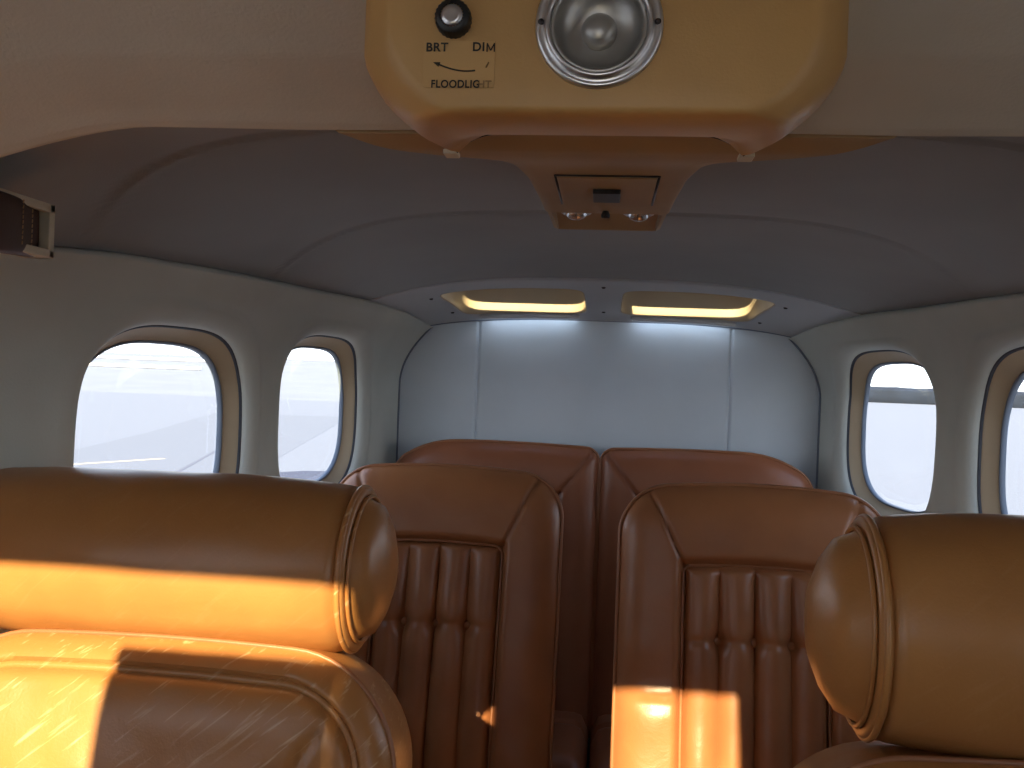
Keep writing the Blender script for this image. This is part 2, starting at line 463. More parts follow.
# instrument panel, windshield, posts, added sun blockers: the cockpit behind the camera
root = empty('instrument_panel', (0, -.45, -.5)); off = Vector(root.location)
Acc().box(Vector((0, -.47, -.33))-off, (1.30, .10, .50), bev=.01).obj('panel_face', 'panel', root, smooth=False)
Acc().box(Vector((0, -.43, -.065))-off, (1.34, .20, .03), bev=.01).obj('glareshield', 'panel', root, smooth=False)
for i in range(6):
    for j in range(2):
        Acc().lathe([(0, .004), (.034, .004), (.036, .010), (.042, .010), (.042, 0)], Vector((-.45+i*.18, -.42, -.20-j*.13))-off, 'Y', 24).obj('gauge', 'black', root)
tag(root, 'black instrument panel with round gauges under the windshield', 'instrument panel')
root = empty('windshield', (0, -.35, .1)); off = Vector(root.location)
q = [(-.76, -.5, -.05), (.76, -.5, -.05), (.74, -.2, .27), (-.74, -.2, .27)]
A = Acc().grid([[Vector((lerp(q[0][0], q[1][0], i/8), -.5, -.05))-off for i in range(9)], [Vector((lerp(q[3][0], q[2][0], i/8), -.2, .27))-off for i in range(9)]])
tag(A.obj('windshield_pane', 'glass', root), 'clear windshield pane')
# corner panels between windshield and walls
for s_ in (-1, 1):
    A = Acc().add([Vector(v)-off for v in [(s_*.765, -.5, -.05), (s_*.75, -.2, .27), (s_*.76, -.2, .08), (s_*.765, -.5, -.2)]], [(0, 1, 2), (0, 2, 3)])
    A.obj('corner_panel', 'headfront', root, smooth=False)
tag(root, 'raked one-piece windshield ahead of the instrument panel', 'windshield')

# added unseen foil blockers, shaped to set where the sun falls
def shade(x0, x1, t0, t1, label):
    def P(x, t, o=.012): return Vector((x, lerp(-.5, -.2, t)+o, lerp(-.05, .27, t)-o*.6))
    A = Acc(); n = max(2, round((x1-x0)/.05)); front = []; back = []
    rows = []
    for off_ in (.010, .018):
        for t in (t0, (t0+t1)/2, t1):
            rows.append([P(lerp(x0, x1, i/(2*n)), t, off_+(.006 if i % 2 else 0)) for i in range(2*n+1)])
    A.grid(rows[:3]); A.grid(rows[3:])
    A.grid([rows[2], rows[5]]); A.grid([rows[0], rows[3]]); A.grid([[r[0] for r in rows[:3]], [r[0] for r in rows[3:]]]); A.grid([[r[-1] for r in rows[:3]], [r[-1] for r in rows[3:]]])
    o = A.obj('added_sun_blocker', 'foil', smooth=False)
    tag(o, label, 'sunshade', 'added sun blockers in the windshield')
shade(-.315, -.110, .09, 1.035, 'added tall narrow pleated silver sun blocker at the centre of the windshield')
shade(-.53, -.316, .09, .85, 'added short pleated silver sun blocker standing in the left half of the windshield')
shade(.092, .70, .09, 1.035, 'added tall pleated silver sun blocker covering the right half of the windshield')

# ---------------------------------------------------------------- overhead speaker console
root = empty('speaker_console', (-.0105, .54, .21)); off = Vector(root.location)
def csec(Y, h, zb, arch, n=10):
    cx = -.0105; out = []; h += .004
    ch, cz = .026, .034
    out += [(cx-h, Y, .285), (cx-h, Y, .25), (cx-h, Y, .22), (cx-h, Y, zb+cz+.006)]
    P0, P1, P2 = Vector((cx-h, Y, zb+cz+.004)), Vector((cx-h+ch*.30, Y, zb+cz*.42)), Vector((cx-h+ch+.006, Y, zb))
    for k in range(1, n): t = k/n; out.append(tuple(P0*(1-t)**2+P1*2*t*(1-t)+P2*t*t))
    for k in range(25):
        x = lerp(cx-h+ch+.006, cx+h-ch-.006, k/24); w = abs(x-cx)/(h-ch-.006)
        out.append((x, Y, zb+arch*(1-w**8)))
    P0, P1, P2 = Vector((cx+h-ch-.006, Y, zb)), Vector((cx+h-ch*.30, Y, zb+cz*.42)), Vector((cx+h, Y, zb+cz+.004))
    for k in range(1, n): t = k/n; out.append(tuple(P0*(1-t)**2+P1*2*t*(1-t)+P2*t*t))
    out += [(cx+h, Y, zb+cz+.006), (cx+h, Y, .22), (cx+h, Y, .25), (cx+h, Y, .285)]
    return [Vector(v)-off for v in out]
secs = [(.4800, .1080, .1475, 0), (.4803, .1095, .1462, 0), (.4812, .1115, .1449, 0), (.484, .1150, .1439, 0), (.490, .1215, .1434, 0), (.498, .1280, .1432, 0), (.508, .1310, .1435, 0), (.525, .1330, .1445, .001), (.55, .1320, .1465, .004), (.575, .128, .1490, .009), (.592, .1255, .1510, .0135), (.600, .1215, .1522, .0145), (.603, .123, .155, .0135), (.603, .120, .175, .0)]
A = Acc(); rings = [csec(*s_) for s_ in secs]
A.loft(rings, closed=False)
n0 = len(rings[0]); cen = [Vector((-.0105, .48, .22))-off]
# flat front face, bored for the speaker
SC = Vector((-.0105, .48, .1898)); fr = list(rings[0])
for k in range(1, 24): fr.append(lerp(rings[0][-1], rings[0][0], k/24))
def bore(p):
    d = p+off-SC; d.y = 0; d.normalize(); return SC-off+d*.0262
hole = [bore(p) for p in fr]
A.loft([fr, [lerp(p, h_, .5) for p, h_ in zip(fr, hole)], hole, [h_+Vector((0, .03, 0)) for h_ in hole]])
o = A.obj('console_body', 'console', root); autosmooth(o, 50)
tag(root, 'amber plastic overhead console with round speaker and floodlight knob', 'console')
# dark parting line under the rear edge
A = Acc().tube([Vector((x, .6035, .1522+.0150*(1-(abs(x+.0105)/.0965)**8)+.0005))-off for x in frange(-.1065, .0855, .003)], .0014, 6)
A.obj('parting_gap', 'black', root)
# speaker
sp = empty('speaker', SC-off); sp.parent = root
Acc().lathe([(.0255, .002), (.0258, -.0035), (.0272, -.0052), (.0285, -.0040), (.0295, -.0022), (.0315, -.0030), (.0330, -.0030), (.0338, -.0018), (.0340, .001)], (0, 0, 0), 'Y', 72).obj('trim_ring', 'chrome', sp)
Acc().lathe([(.0262, -.0010), (.0248, -.0030), (.0236, -.0016), (.0228, .000), (.0215, .0035), (.0180, .0070), (.0140, .0090), (.0110, .0098), (.0095, .0100)], (0, 0, 0), 'Y', 72).obj('speaker_cone', 'cone', sp)
Acc().lathe([(.0098, .0102), (.0094, .0065), (.0080, .0040), (.0060, .0026), (.0030, .0018), (0, .0016)], (0, 0, 0), 'Y', 40).obj('dust_cap', 'cone', sp)
for a in (2, 178):
    x, z = .0308*math.cos(math.radians(a)), .0308*math.sin(math.radians(a))
    Acc().lathe([(0, -.0042), (.0012, -.0041), (.0017, -.003), (.0018, -.002)], (x, 0, z), 'Y', 14).obj('screw', 'screw', sp)
# the console body must be open behind the speaker: bore sleeve lies on the face as a dark cup
# knob
kn = empty('dimmer_knob', Vector((-.0885, .48, .1925))-off); kn.parent = root
ringp = []
A = Acc()
for (r, h) in [(.0094, .000), (.0094, -.002), (.0092, -.0065), (.0084, -.0078), (.0058, -.0080)]:
    ringp.append([((r+(.0005 if q % 2 else 0))*math.cos(q*2*PI/48), h, (r+(.0005 if q % 2 else 0))*math.sin(q*2*PI/48)) for q in range(48)])
A.loft(ringp); A.obj('grip', 'black', kn)
Acc().lathe([(.0058, -.0078), (.0055, -.0087), (.0030, -.0085), (0, -.0085)], (0, 0, 0), 'Y', 32).obj('metal_cap', 'chrome', kn)
# placard film and lettering
A = Acc().box(Vector((-.0850, .4797, .1690))-off, (.0390, .0004, .0250), bev=.0001)
pl = A.obj('placard', 'decal', root, smooth=False)
def text(s_, x, z, size, m='ink', ln=1.0):
    cu = bpy.data.curves.new('lettering', 'FONT'); cu.body = s_; cu.size = size; cu.offset = size*.022; cu.extrude = .0001
    cu.align_x = 'CENTER'; cu.align_y = 'CENTER'; cu.space_character = 1.08
    cu.materials.append(M[m])
    t_ = bpy.data.objects.new('lettering_curve', cu); C.objects.link(t_)
    me = bpy.data.meshes.new_from_object(t_.evaluated_get(bpy.context.evaluated_depsgraph_get()))
    bpy.data.objects.remove(t_)
    o = bpy.data.objects.new('lettering', me); C.objects.link(o); o.parent = root
    o.location = Vector((x, .4791, z))-off; o.rotation_euler = (PI/2, 0, 0); o.scale = (ln, 1, 1)
    return o
text('BRT', -.0972, .1778, .0066)
text('DI', -.0745, .1780, .0066)
A = Acc()
for a_, b_ in (((0, 0), (0, 1)), ((0, 1), (.42, .15)), ((.42, .15), (.84, 1)), ((.84, 1), (.84, 0))):
    P_ = [Vector((-.0699+q[0]*.0047, .4791, .1756+q[1]*.0046))-off for q in (a_, b_)]
    d_ = (P_[1]-P_[0]).normalized(); n_ = Vector((-d_.z, 0, d_.x))*.00033; y_ = Vector((0, .0002, 0))
    A.add([P_[0]-n_, P_[1]-n_, P_[1]+n_, P_[0]+n_, P_[0]-n_+y_, P_[1]-n_+y_, P_[1]+n_+y_, P_[0]+n_+y_], [(0, 1, 2, 3), (4, 5, 6, 7), (0, 1, 5, 4), (1, 2, 6, 5), (2, 3, 7, 6), (3, 0, 4, 7)])
A.obj('lettering', 'ink', root, smooth=False)
text('FLOODLIG', -.0865, .1580, .0058, ln=.90)
text('HT', -.0706, .1580, .0054, 'faded')
pts = [Vector((lerp(-.0960, -.0760, t), .4792, .1692-.0052*math.sin(PI*lerp(.1, .62, t))+.0012))-off for t in [i/16 for i in range(17)]]
A = Acc().tube(pts, .00042, 6)
d_ = (pts[0]-pts[2]).normalized(); b_ = pts[0]
A.tube([b_-d_*.0004, b_+d_*.0032], lambda t: .0013*(1-t)+.00005, 8)
A.obj('arrow_mark', 'ink', root)
Acc().tube([Vector((-.0702, .4792, .1672))-off, Vector((-.0688, .4792, .1700))-off], .0004, 6).obj('faded_arrow_tick', 'faded', root)

# ---------------------------------------------------------------- ceiling duct behind the console
root = empty('overhead_duct', (-.005, .8, .23)); off = Vector(root.location)
HW = [(.607, .212), (.62, .200), (.635, .184), (.65, .160), (.66, .138), (.668, .116), (.674, .098), (.682, .087), (.70, .080), (.73, .0745), (.76, .070), (.85, .0665), (1.0, .0640), (1.006, .060)]
A = Acc(); rings = []
for Y in sorted(set(frange(.623, .70, .003)+frange(.70, .905, .01))):
    h = smooth_interp(HW, Y, .005) if Y > .62 else interp(HW, Y); zb = .170-.0045*(1-sstep(.66, .72, Y))*sstep(.620, .650, Y)+.0008*(1-sstep(.62, .65, Y))
    # crescent wings are thin and dished
    out = [(-h, .236), (-h+.001, .205), (-h+.003, .180), (-h+.004, zb+.002), (-h+.007, zb)] + [(lerp(-h+.007, h-.007, k/16), zb) for k in range(1, 16)] + [(h-.007, zb), (h-.004, zb+.002), (h-.003, .180), (h-.001, .205), (h, .236)]
    rings.append([Vector((x-.005, Y, z))-off for x, z in out])
A.loft(rings, closed=False)
A.grid([[Vector((x, Y, .1708))-off for x in frange(-.125, .10, .02)] for Y in (.598, .626)])
A.grid([rings[0], [Vector((v.x, v.y, .24-off.z)) for v in rings[0]]])
# lamp bay at the aft end: floor of the bay is higher
rb = []
for Y in [.905, .9055, .95, 1.0, 1.004]:
    h = interp(HW, Y); lo = .170
    zb = .170 if Y == .905 else .181
    if Y > .999: zb = .170
    out = [(-h, .236), (-h+.001, .205), (-h+.003, .180), (-h+.006, .1715), (-h+.010, .170), (-h+.0115, zb)] + [(lerp(-h+.0115, h-.0115, k/16), zb) for k in range(1, 16)] + [(h-.0115, zb), (h-.010, .170), (h-.006, .1715), (h-.003, .180), (h-.001, .205), (h, .236)]
    rb.append([Vector((x-.005, Y, z))-off for x, z in out])
A.loft(rb, closed=False)
A.grid([rb[-1], [Vector((v.x, v.y, .236-off.z)) for v in rb[-1]]])
autosmooth(A.obj('duct_body', 'duct', root), 45)
tag(root, 'dull amber plastic ceiling duct with hatch and two lamps behind the console', 'ceiling duct')
# hatch: slightly proud panel with a dark seam
A = Acc().box(Vector((-.0050, .799, .1693))-off, (.082, .116, .003), bev=.001); hp = A.obj('hatch', 'duct', root, smooth=False)
A = Acc()
for (a, b) in [((-.0475, .739), (.0375, .739)), ((-.0475, .739), (-.0475, .857)), ((.0375, .739), (.0375, .857))]:
    A.tube([Vector((a[0], a[1], .1697))-off, Vector((b[0], b[1], .1697))-off], .0011, 6)
A.obj('hatch_gap', 'black', root)
Acc().box(Vector((-.0050, .802, .1665))-off, (.024, .040, .005), bev=.0008).obj('latch', 'black', hp, smooth=False)
Acc().lathe([(0, -.007), (.004, -.0065), (.0045, -.004), (.003, 0)], Vector((-.006, .893, .170))-off, 'Z', 20).obj('switch_button', 'black', root)
for x in (-.037, .028):
    lp = empty('reading_lamp', Vector((x, .948, .181))-off); lp.parent = root
    Acc().lathe([(.0160, .0), (.0160, -.003), (.0135, -.0045), (.0125, -.0030), (.0120, .0)], (0, 0, 0), 'Z', 32).obj('lamp_bezel', 'chrome', lp)
    Acc().lathe([(.0122, -.001), (.0110, -.0055), (.0080, -.0085), (.0040, -.0100), (0, -.0104)], (0, 0, 0), 'Z', 32).obj('lens', 'bulb', lp)
for x in (-.112, .088):
    Acc().box(Vector((x, .617, .1555))-off, (.010, .014, .0035), bev=.001).obj('mounting_tab', 'cream', root, smooth=False)

# ---------------------------------------------------------------- leather grab strap at the upper left wall
root = empty('grab_strap', (-.585, .80, .13)); off = Vector(root.location)
def bzl(w, h, d, t, y0=.792):
    A = Acc()
    # frame lies along the wall, facing inwards
    xw = -.530
    for (yc, zc, dy, dz) in [(y0-w/2, .1215+h/2-t/2, w, t), (y0-w/2, .1215-h/2+t/2, w, t), (y0-t/2, .1215, t, h), (y0-w+t/2, .1215, t, h)]:
        A.box(Vector((xw, yc, zc))-off, (d, dy, dz), bev=.0012)
    return A
bzl(.19, .050, .028, .008).obj('bezel', 'cream', root, smooth=False)
Acc().box(Vector((-.543, .697, .1215))-off, (.004, .176, .042)).obj('recess_plate', 'black', root, smooth=False)
Acc().box(Vector((-.595, .697, .1215))-off, (.10, .18, .046), bev=.004).obj('mounting_block', 'cream', root, smooth=False)
A = Acc(); rings = []
for k in range(24):
    t = k/23; Y = lerp(.60, .776, t); x = -.508+.012*math.sin(PI*min(1, t*1.05))-.012*t
    hh = .028*(1-.12*t); th = .009
    sec = [(math.copysign(abs(math.cos(a))**.5, math.cos(a))*th, math.copysign(abs(math.sin(a))**.5, math.sin(a))*hh) for a in [q*2*PI/28 for q in range(28)]]
    rings.append([Vector((x+a-.010, Y, .1205-.010*(1-t)+b))-off for a, b in sec])
A.loft(rings, cap=True); A.obj('leather_strap', 'strap', root)
for Y in (.740, .762):
    A = Acc()
    for k in range(9):
        z = .1025+k*.0045
        x = -.508+.012*math.sin(PI*min(1, (Y-.60)/.176*1.05))-.012*(Y-.60)/.176-.0008
        A.tube([Vector((x, Y, z))-off, Vector((x, Y+.0005, z+.003))-off], .0006, 5)
    A.obj('stitching', 'thread', root)
tag(root, 'dark brown stitched leather grab strap in a cream bezel, upper left wall', 'grab strap')

# ---------------------------------------------------------------- seats
def rr_sdf(x, z, hw, zt, R, zb=-9):
    # distance inside positive, rounded top corners only
    dx = hw-abs(x); dz = zt-z; db = z-zb
    if dx < R and dz < R: return min(R-math.hypot(R-dx, R-dz), db)
    return min(dx, dz, db)
def halfw(z, hw, zt, R, nsh=1.0, bow=0.):
    d = zt-z; w = hw-bow*max(0, 1-(d/.45))**2*0
    if d < R: w = hw-R+math.sqrt(max(0, R*R-(R-d)**2))
    return w
def lean(p, zt, ang, y0):
    # front face passes y0 at height zt and comes forward lower down
    x, y, z = p
    d = zt-z
    c, s_ = math.cos(ang), math.sin(ang)
    return Vector((x, y0+y*c-d*s_, zt-d*c-y*s_))
def outline(hw, zt, zb, R, n=14):
    pts = [(-hw, z) for z in frange(zb, zt-R, .02)]
    pts += [(-hw+R-R*math.cos(a), zt-R+R*math.sin(a)) for a in [PI/2*k/n for k in range(1, n)]]
    pts += [(x, zt) for x in frange(-hw+R, hw-R, .02)]
    pts += [(hw-R+R*math.cos(a), zt-R+R*math.sin(a)) for a in [PI/2*(n-k)/n for k in range(1, n)]]
    pts += [(hw, z) for z in frange(zb, zt-R, .02)[::-1]]
    return pts
def crown(x, hw, zc): return zc*(1-(x/hw)**2)-zc

def make_back(name, root, off, cx, hw, zt, zb, R, T, y0, ang, matn, depth, crn=0., nx=130, nz=170, piping_r=.0035, flare=0.):
    """a padded backrest: front heightfield, side band, back face; depth(x,z,d) is the swell towards the camera"""
    zs = [zt-R*(1-math.cos(PI/2*k/26)) for k in range(27)]
    zs += [zt-R-(zt-R-zb)*k/(nz-27) for k in range(1, nz-26)]
    def W(x, y, z):
        fl = 1+flare*max(0, (zt-z))/.5
        return Vector((cx+x*fl, 0, 0))+lean((0, y, z+crown(x, hw, crn)*sstep(zb, zt-.1, z)), zt, ang, y0)-off
    rows = []
    for z in zs:
        w = halfw(z, hw, zt, R)
        row = []
        for i in range(nx+1):
            s_ = -1+2*i/nx
            s_ = math.copysign(abs(s_)**.92, s_)
            x = s_*w; d = max(0, rr_sdf(x, z, hw, zt, R, zb))
            row.append(W(x, -depth(x, z, d), z))
        rows.append(row)
    A = Acc().grid(rows)
    ol = outline(hw, zt, zb, R)
    A.loft([[W(x, 0, z) for x, z in ol], [W(x*1.006, .012, z) for x, z in ol], [W(x*1.004, T*.5, z) for x, z in ol], [W(x*.995, T*.85, z) for x, z in ol], [W(x*.96, T, lerp(z, (zt+zb)/2, .03)) for x, z in ol]], closed=False)
    A.add([W(x*.96, T, lerp(z, (zt+zb)/2, .03)) for x, z in ol], [tuple(range(len(ol)))])
    A.add([rows[-1][0], rows[-1][-1], W(hw*.96, T, zb+.01), W(-hw*.96, T, zb+.01)], [(0, 1, 2, 3)])
    o = A.obj(name, matn, root)
    autosmooth(o, 60)
    P = Acc().tube([W(x*1.004, -.001, z) for x, z in ol], piping_r, 8).obj('piping', 'piping', root)
    return o, W

def mitre(x, z, a, b):
    # distance from point to segment a-b
    ax, az = a; bx, bz = b; t = ((x-ax)*(bx-ax)+(z-az)*(bz-az))/((bx-ax)**2+(bz-az)**2); t = max(0, min(1, t))
    return math.hypot(x-ax-t*(bx-ax), z-az-t*(bz-az))

def cabin_seat(cx, y0, zt, hw, ang, it, btn, label, group):
    root = empty('cabin_seat', (cx, y0-.25, FLOOR)); off = Vector(root.location)
    iw = .114            # inner panel half width; it = its drop from the top
    R = .075; zb = -.74
    pitch = .0575
    pl = [(-pitch*1.0+0), 0., pitch]
    def depth(x, z, d):
        f = .034*(1-math.exp(-d/.022))
        dd = zt-z
        # inner panel
        ex = iw-abs(x); ez = dd-it
        inside = ex > 0 and ez > 0
        db = min(abs(ex) if ez > -.0 else 9, abs(ez) if ex > -.0 else 9)
        if ex <= 0 and ez <= 0: db = math.hypot(ex, ez)
        f -= .016*math.exp(-(db/.007)**2)
        if inside:
            f -= .004
            # channels
            q = (x+iw)/(2*iw)*4; fr = q-math.floor(q)
            ch = math.sin(PI*fr)**.55 if 0 < fr < 1 else 0
            bd = abs(dd-btn)
            amp = .017+.004*math.exp(-(bd/.06)**2)
            f += amp*(ch-.75)*(1-math.exp(-min(ex, ez)/.012))
            # tufts at the buttons, shallow crease linking them
            for px in pl:
                f -= .012*math.exp(-(((x-px)/.012)**2+((dd-btn)/.014)**2))
            f -= .0035*math.exp(-((dd-btn)/.006)**2)
        else:
            for sgn in (-1, 1):
                m_ = mitre(x, z, (sgn*(hw-.042), zt-.0), (sgn*iw, zt-it))
                f -= .006*math.exp(-(m_/.0035)**2)
            f += .006*math.exp(-(mitre(x, z, (-hw+.05, zt-.34), (-hw+.09, zt-.34))/.02)**2)*math.sin(dd*120)*.5
        f += .0025*noise.noise(Vector((x*14+cx*5, z*14, 2)))
        return f
    o, W = make_back('backrest', root, off, cx, hw, zt, zb, R, .10, y0, ang, 'leather', depth, crn=.016)
    A = Acc()
    def F(x, z): return W(x, -depth(x, z, max(0, rr_sdf(x, z, hw, zt, R, zb)))-.0015, z)
    c = .014
    pts = [(-iw, z) for z in frange(zb+.01, zt-it-c, .012)] + [(-iw+c-c*math.cos(a), zt-it-c+c*math.sin(a)) for a in (.4, .8, 1.2)] + [(x, zt-it) for x in frange(-iw+c, iw-c, .012)] + [(iw-c+c*math.cos(a), zt-it-c+c*math.sin(a)) for a in (1.2, .8, .4)] + [(iw, z) for z in frange(zb+.01, zt-it-c, .012)[::-1]]
    A.tube([F(x, z) for x, z in pts], .0028, 8); A.obj('inner_piping', 'piping', root)
    for px in pl:
        b = F(px, zt-btn)-Vector((0, .0055, 0))
        A = Acc().lathe([(0, -.0045), (.0045, -.0042), (.0085, -.0018), (.0093, .001), (.006, .003)], (0, 0, 0), 'Y', 20)
        bo = A.obj('button', 'leather', root); bo.location = b
    # cushion and pedestal
    yb = y0-.17
    def cush(dx, dz): return dx
    A = Acc().box(Vector((cx, yb-.235, -.735))-off, (hw*2-.01, .45, .11), bev=.035); autosmooth(A.obj('seat_cushion', 'leather', root), 50)
    A = Acc().box(Vector((cx, yb-.20, -.80))-off, (hw*1.7, .40, .05), bev=.006)
    A.box(Vector((cx, yb-.20, -.92))-off, (.26, .30, .20), bev=.01)
    A.obj('pedestal', 'panel', root, smooth=False)
    tag(root, label, 'seat', group)
    return root
cabin_seat(-.287, 1.68, -.166, .217, math.radians(15), .143, .288, 'left middle row brown leather seat with buttoned pleats, behind worn front seat', 'buttoned cabin seats')
cabin_seat(.252, 1.53, -.160, .217, math.radians(12), .132, .252, 'right middle row brown leather seat with a sunlit patch low on its back', 'buttoned cabin seats')

def rear_seat(x0, x1, inner, label):
    cx, hw = (x0+x1)/2, (x1-x0)/2; y0 = 2.0; zt = -.139; zb = -.76
    root = empty('rear_seat', (cx, 1.85, FLOOR)); off = Vector(root.location)
    sgn = 1 if inner > 0 else -1            # side of the inner (centre) edge
    R = .028
    def depth(x, z, d):
        f = .026*(1-math.exp(-d/.018)); dd = zt-z
        # outer shoulder drops away in a large curve
        m_ = mitre(x, z, (sgn*(hw-.012), zt-.006), (sgn*(hw-.085), zt-.105)); f -= .006*math.exp(-(m_/.003)**2)
        ex = hw-.085-x*sgn; ez = dd-.105
        db = abs(ez) if ex > 0 else (abs(ex) if ez > 0 else math.hypot(ex, ez))
        f -= .010*math.exp(-(db/.005)**2)
        if ex > 0 and ez > 0: f -= .004
        f += .002*noise.noise(Vector((x*12, z*12, cx)))
        return f
    # crown: the outer shoulder slopes down
    def W(x, y, z):
        o_ = max(0, (-x*sgn-hw+.15))/.15
        k = sstep(zb, zt, z)
        dz = -.050*o_**2.2*k-.006*k*abs(x/hw)**2
        return Vector((cx+x, 2.0+y-.10*(zt-z), z+dz))-off
    nx, nz = 90, 110
    zs = [zt-R*(1-math.cos(PI/2*k/12)) for k in range(13)]+[zt-R-(zt-R-zb)*k/nz for k in range(1, nz+1)]
    rows = []
    for z in zs:
        w = halfw(z, hw, zt, R)
        rows.append([W(x, -depth(x, z, max(0, rr_sdf(x, z, hw, zt, R, zb))), z) for x in [(-1+2*i/nx)*w for i in range(nx+1)]])
    A = Acc().grid(rows); ol = outline(hw, zt, zb, R, 8)
    A.loft([[W(x, 0, z) for x, z in ol], [W(x, .05, z) for x, z in ol], [W(x*.97, .065, z-.004) for x, z in ol]], closed=False)
    A.add([W(x*.97, .065, z-.004) for x, z in ol], [tuple(range(len(ol)))])
    autosmooth(A.obj('backrest', 'leather_rear', root), 60)
    Acc().tube([W(x, -.001, z) for x, z in ol], .003, 8).obj('piping', 'piping', root)
    # cushion with a seam
    A = Acc()
    rows = []
    for k in range(40):
        t = k/39; Y = lerp(1.66, 1.99, t); h = .045*(1-(2*t-1)**8)
        rows.append([Vector((lerp(x0+.0005, x1-.0005, i/30), Y, -.745+h*(1-(2*i/30-1)**24)-.006*math.exp(-((Y-1.86)/.006)**2)))-off for i in range(31)])
    A.grid(rows); A.box(Vector((cx, 1.80, -.81))-off, (x1-x0-.001, .28, .14), bev=.008)
    autosmooth(A.obj('seat_cushion', 'leather_rear', root), 60)
    A = Acc().box(Vector((cx, 1.82, -.95))-off, (x1-x0-.004, .24, .15), bev=.006); A.obj('seat_box', 'carpet', root, smooth=False)
    tag(root, label, 'seat', 'rear bench seats')
rear_seat(-.468, -.0068, 1, 'left rear leather seat against the bulkhead, behind the left middle seat')
rear_seat(-.0032, .455, -1, 'right rear leather seat against the bulkhead, behind the right middle seat')

def front_seat(cx, hw, zt, y0, R, ang, hr, label, m, mh, worn):
    root = empty('front_seat', (cx, y0-.2, FLOOR)); off = Vector(root.location)
    zb = -.62
    rin = .030
    def depth(x, z, d):
        # rolled bolster, then an inset face with its own welt
        f = .030*(1-math.exp(-d/.012))
        f -= .012*math.exp(-((d-rin)/.004)**2)
        if d > rin: f += .012*(1-math.exp(-(d-rin)/.03))
        dd = zt-z
        for sgn in (-1, 1):
            m_ = mitre(x, z, (sgn*(hw-.062), zt-.058), (sgn*(hw-.135), zt-.20)); f -= .005*math.exp(-(m_/.003)**2)
        f += .004*noise.noise(Vector((x*9+cx, z*9, 5)))+.0016*noise.noise(Vector((x*30, z*30, cx)))
        return f
    o, W = make_back('backrest', root, off, cx, hw, zt, zb, R, .11, y0, ang, m, depth, crn=.010, nx=150, nz=170, piping_r=.0025)
    # inner welt
    ol = outline(hw-rin, zt-rin, zb+.005, max(.02, R-rin), 14)
    A = Acc().tube([W(x, -depth(x, z, rin)-.004, z) for x, z in ol], .0042, 8); A.obj('welt', m, root)
    # headrest: barrel lying crosswise with piped, bulging end caps
    hc, hL, r0, r1, yaw, cap = hr
    H = empty('headrest', Vector(hc)-off); H.parent = root; H.rotation_euler = (0, 0, yaw)
    rings = []
    N = 70
    for k in range(N+1):
        t = -1+2*k/N; x = t*hL
        r = lerp(r1, r0, abs(t)**3.5)
        r -= .006*math.exp(-((abs(t)-1)*hL/.004)**2)
        ring = []
        for q in range(72):
            a = q*2*PI/72
            rr = r*(1+.010*math.cos(2*a+.5))+.0016*noise.noise(Vector((x*14, math.cos(a)*2.2, math.sin(a)*2.2+cx)))+.0007*noise.noise(Vector((x*60, math.cos(a)*6, math.sin(a)*6)))*(abs(t)**3)
            ring.append((x, rr*math.cos(a), rr*math.sin(a)))
        rings.append(ring)
    Acc().loft(rings).obj('headrest_cover', mh, H)
    for sgn in (-1, 1):
        pr = [(r0-.005, 0), (r0-.001, .003), (r0-.0005, .007), (r0-.004, .010), (r0-.010, .0105), (r0-.0115, .0095), (r0-.013, .0105), (r0*.78, .0105+cap*.42), (r0*.6, .0105+cap*.70), (r0*.35, .0105+cap*.92), (r0*.12, .0105+cap*.99), (0, .0105+cap)]
        A = Acc().lathe([(r, sgn*(hL-.001+h)) for r, h in pr], (0, 0, 0), 'X', 72)
        e = A.obj('end_cap', mh, H)
        ringp = lambda rad, h, seg=72: [(sgn*(hL+h), rad*math.cos(q*2*PI/seg), rad*math.sin(q*2*PI/seg)) for q in range(seg)]
        A = Acc().tube(ringp(r0-.001, .004), .0028, 8, closed=True)
        A.tube(ringp(r0-.0105, .0115), .0022, 8, closed=True)
        A.obj('cap_piping', m, H)
    for sx in (-.09, .09):
        Acc().tube([Vector((cx+sx, hc[1]+.02, zt-.10))-off, Vector((cx+sx, hc[1]+.01, hc[2]-.02))-off], .006, 12).obj('headrest_post', 'chrome', root)
    A = Acc().box(Vector((cx, y0-.42, -.60))-off, (hw*2-.01, .48, .14), bev=.04); autosmooth(A.obj('seat_cushion', m, root), 50)
    A = Acc().box(Vector((cx, y0-.40, -.70))-off, (hw*1.7, .40, .05), bev=.006); A.box(Vector((cx, y0-.40, -.86))-off, (.28, .30, .30), bev=.01)
    A.obj('pedestal', 'panel', root, smooth=False)
    tag(root, label, 'seat', 'front seats with roll headrests')
front_seat(-.413, .236, -.260, .828, .105, math.radians(14), ((-.447, .905, -.199), .200, .0835, .0900, 0., .030),
           'left front tan leather seat, scuffed and sunlit, with a roll headrest', 'leather_worn', 'leather_front', 1)
front_seat(.372, .245, -.268, .700, .110, math.radians(14), ((.412, .760, -.192), .188, .0900, .0990, math.radians(-4), .040),
           'right front leather seat in shade, its roll headrest cut by the right edge', 'leather_front', 'leather_front', 0)

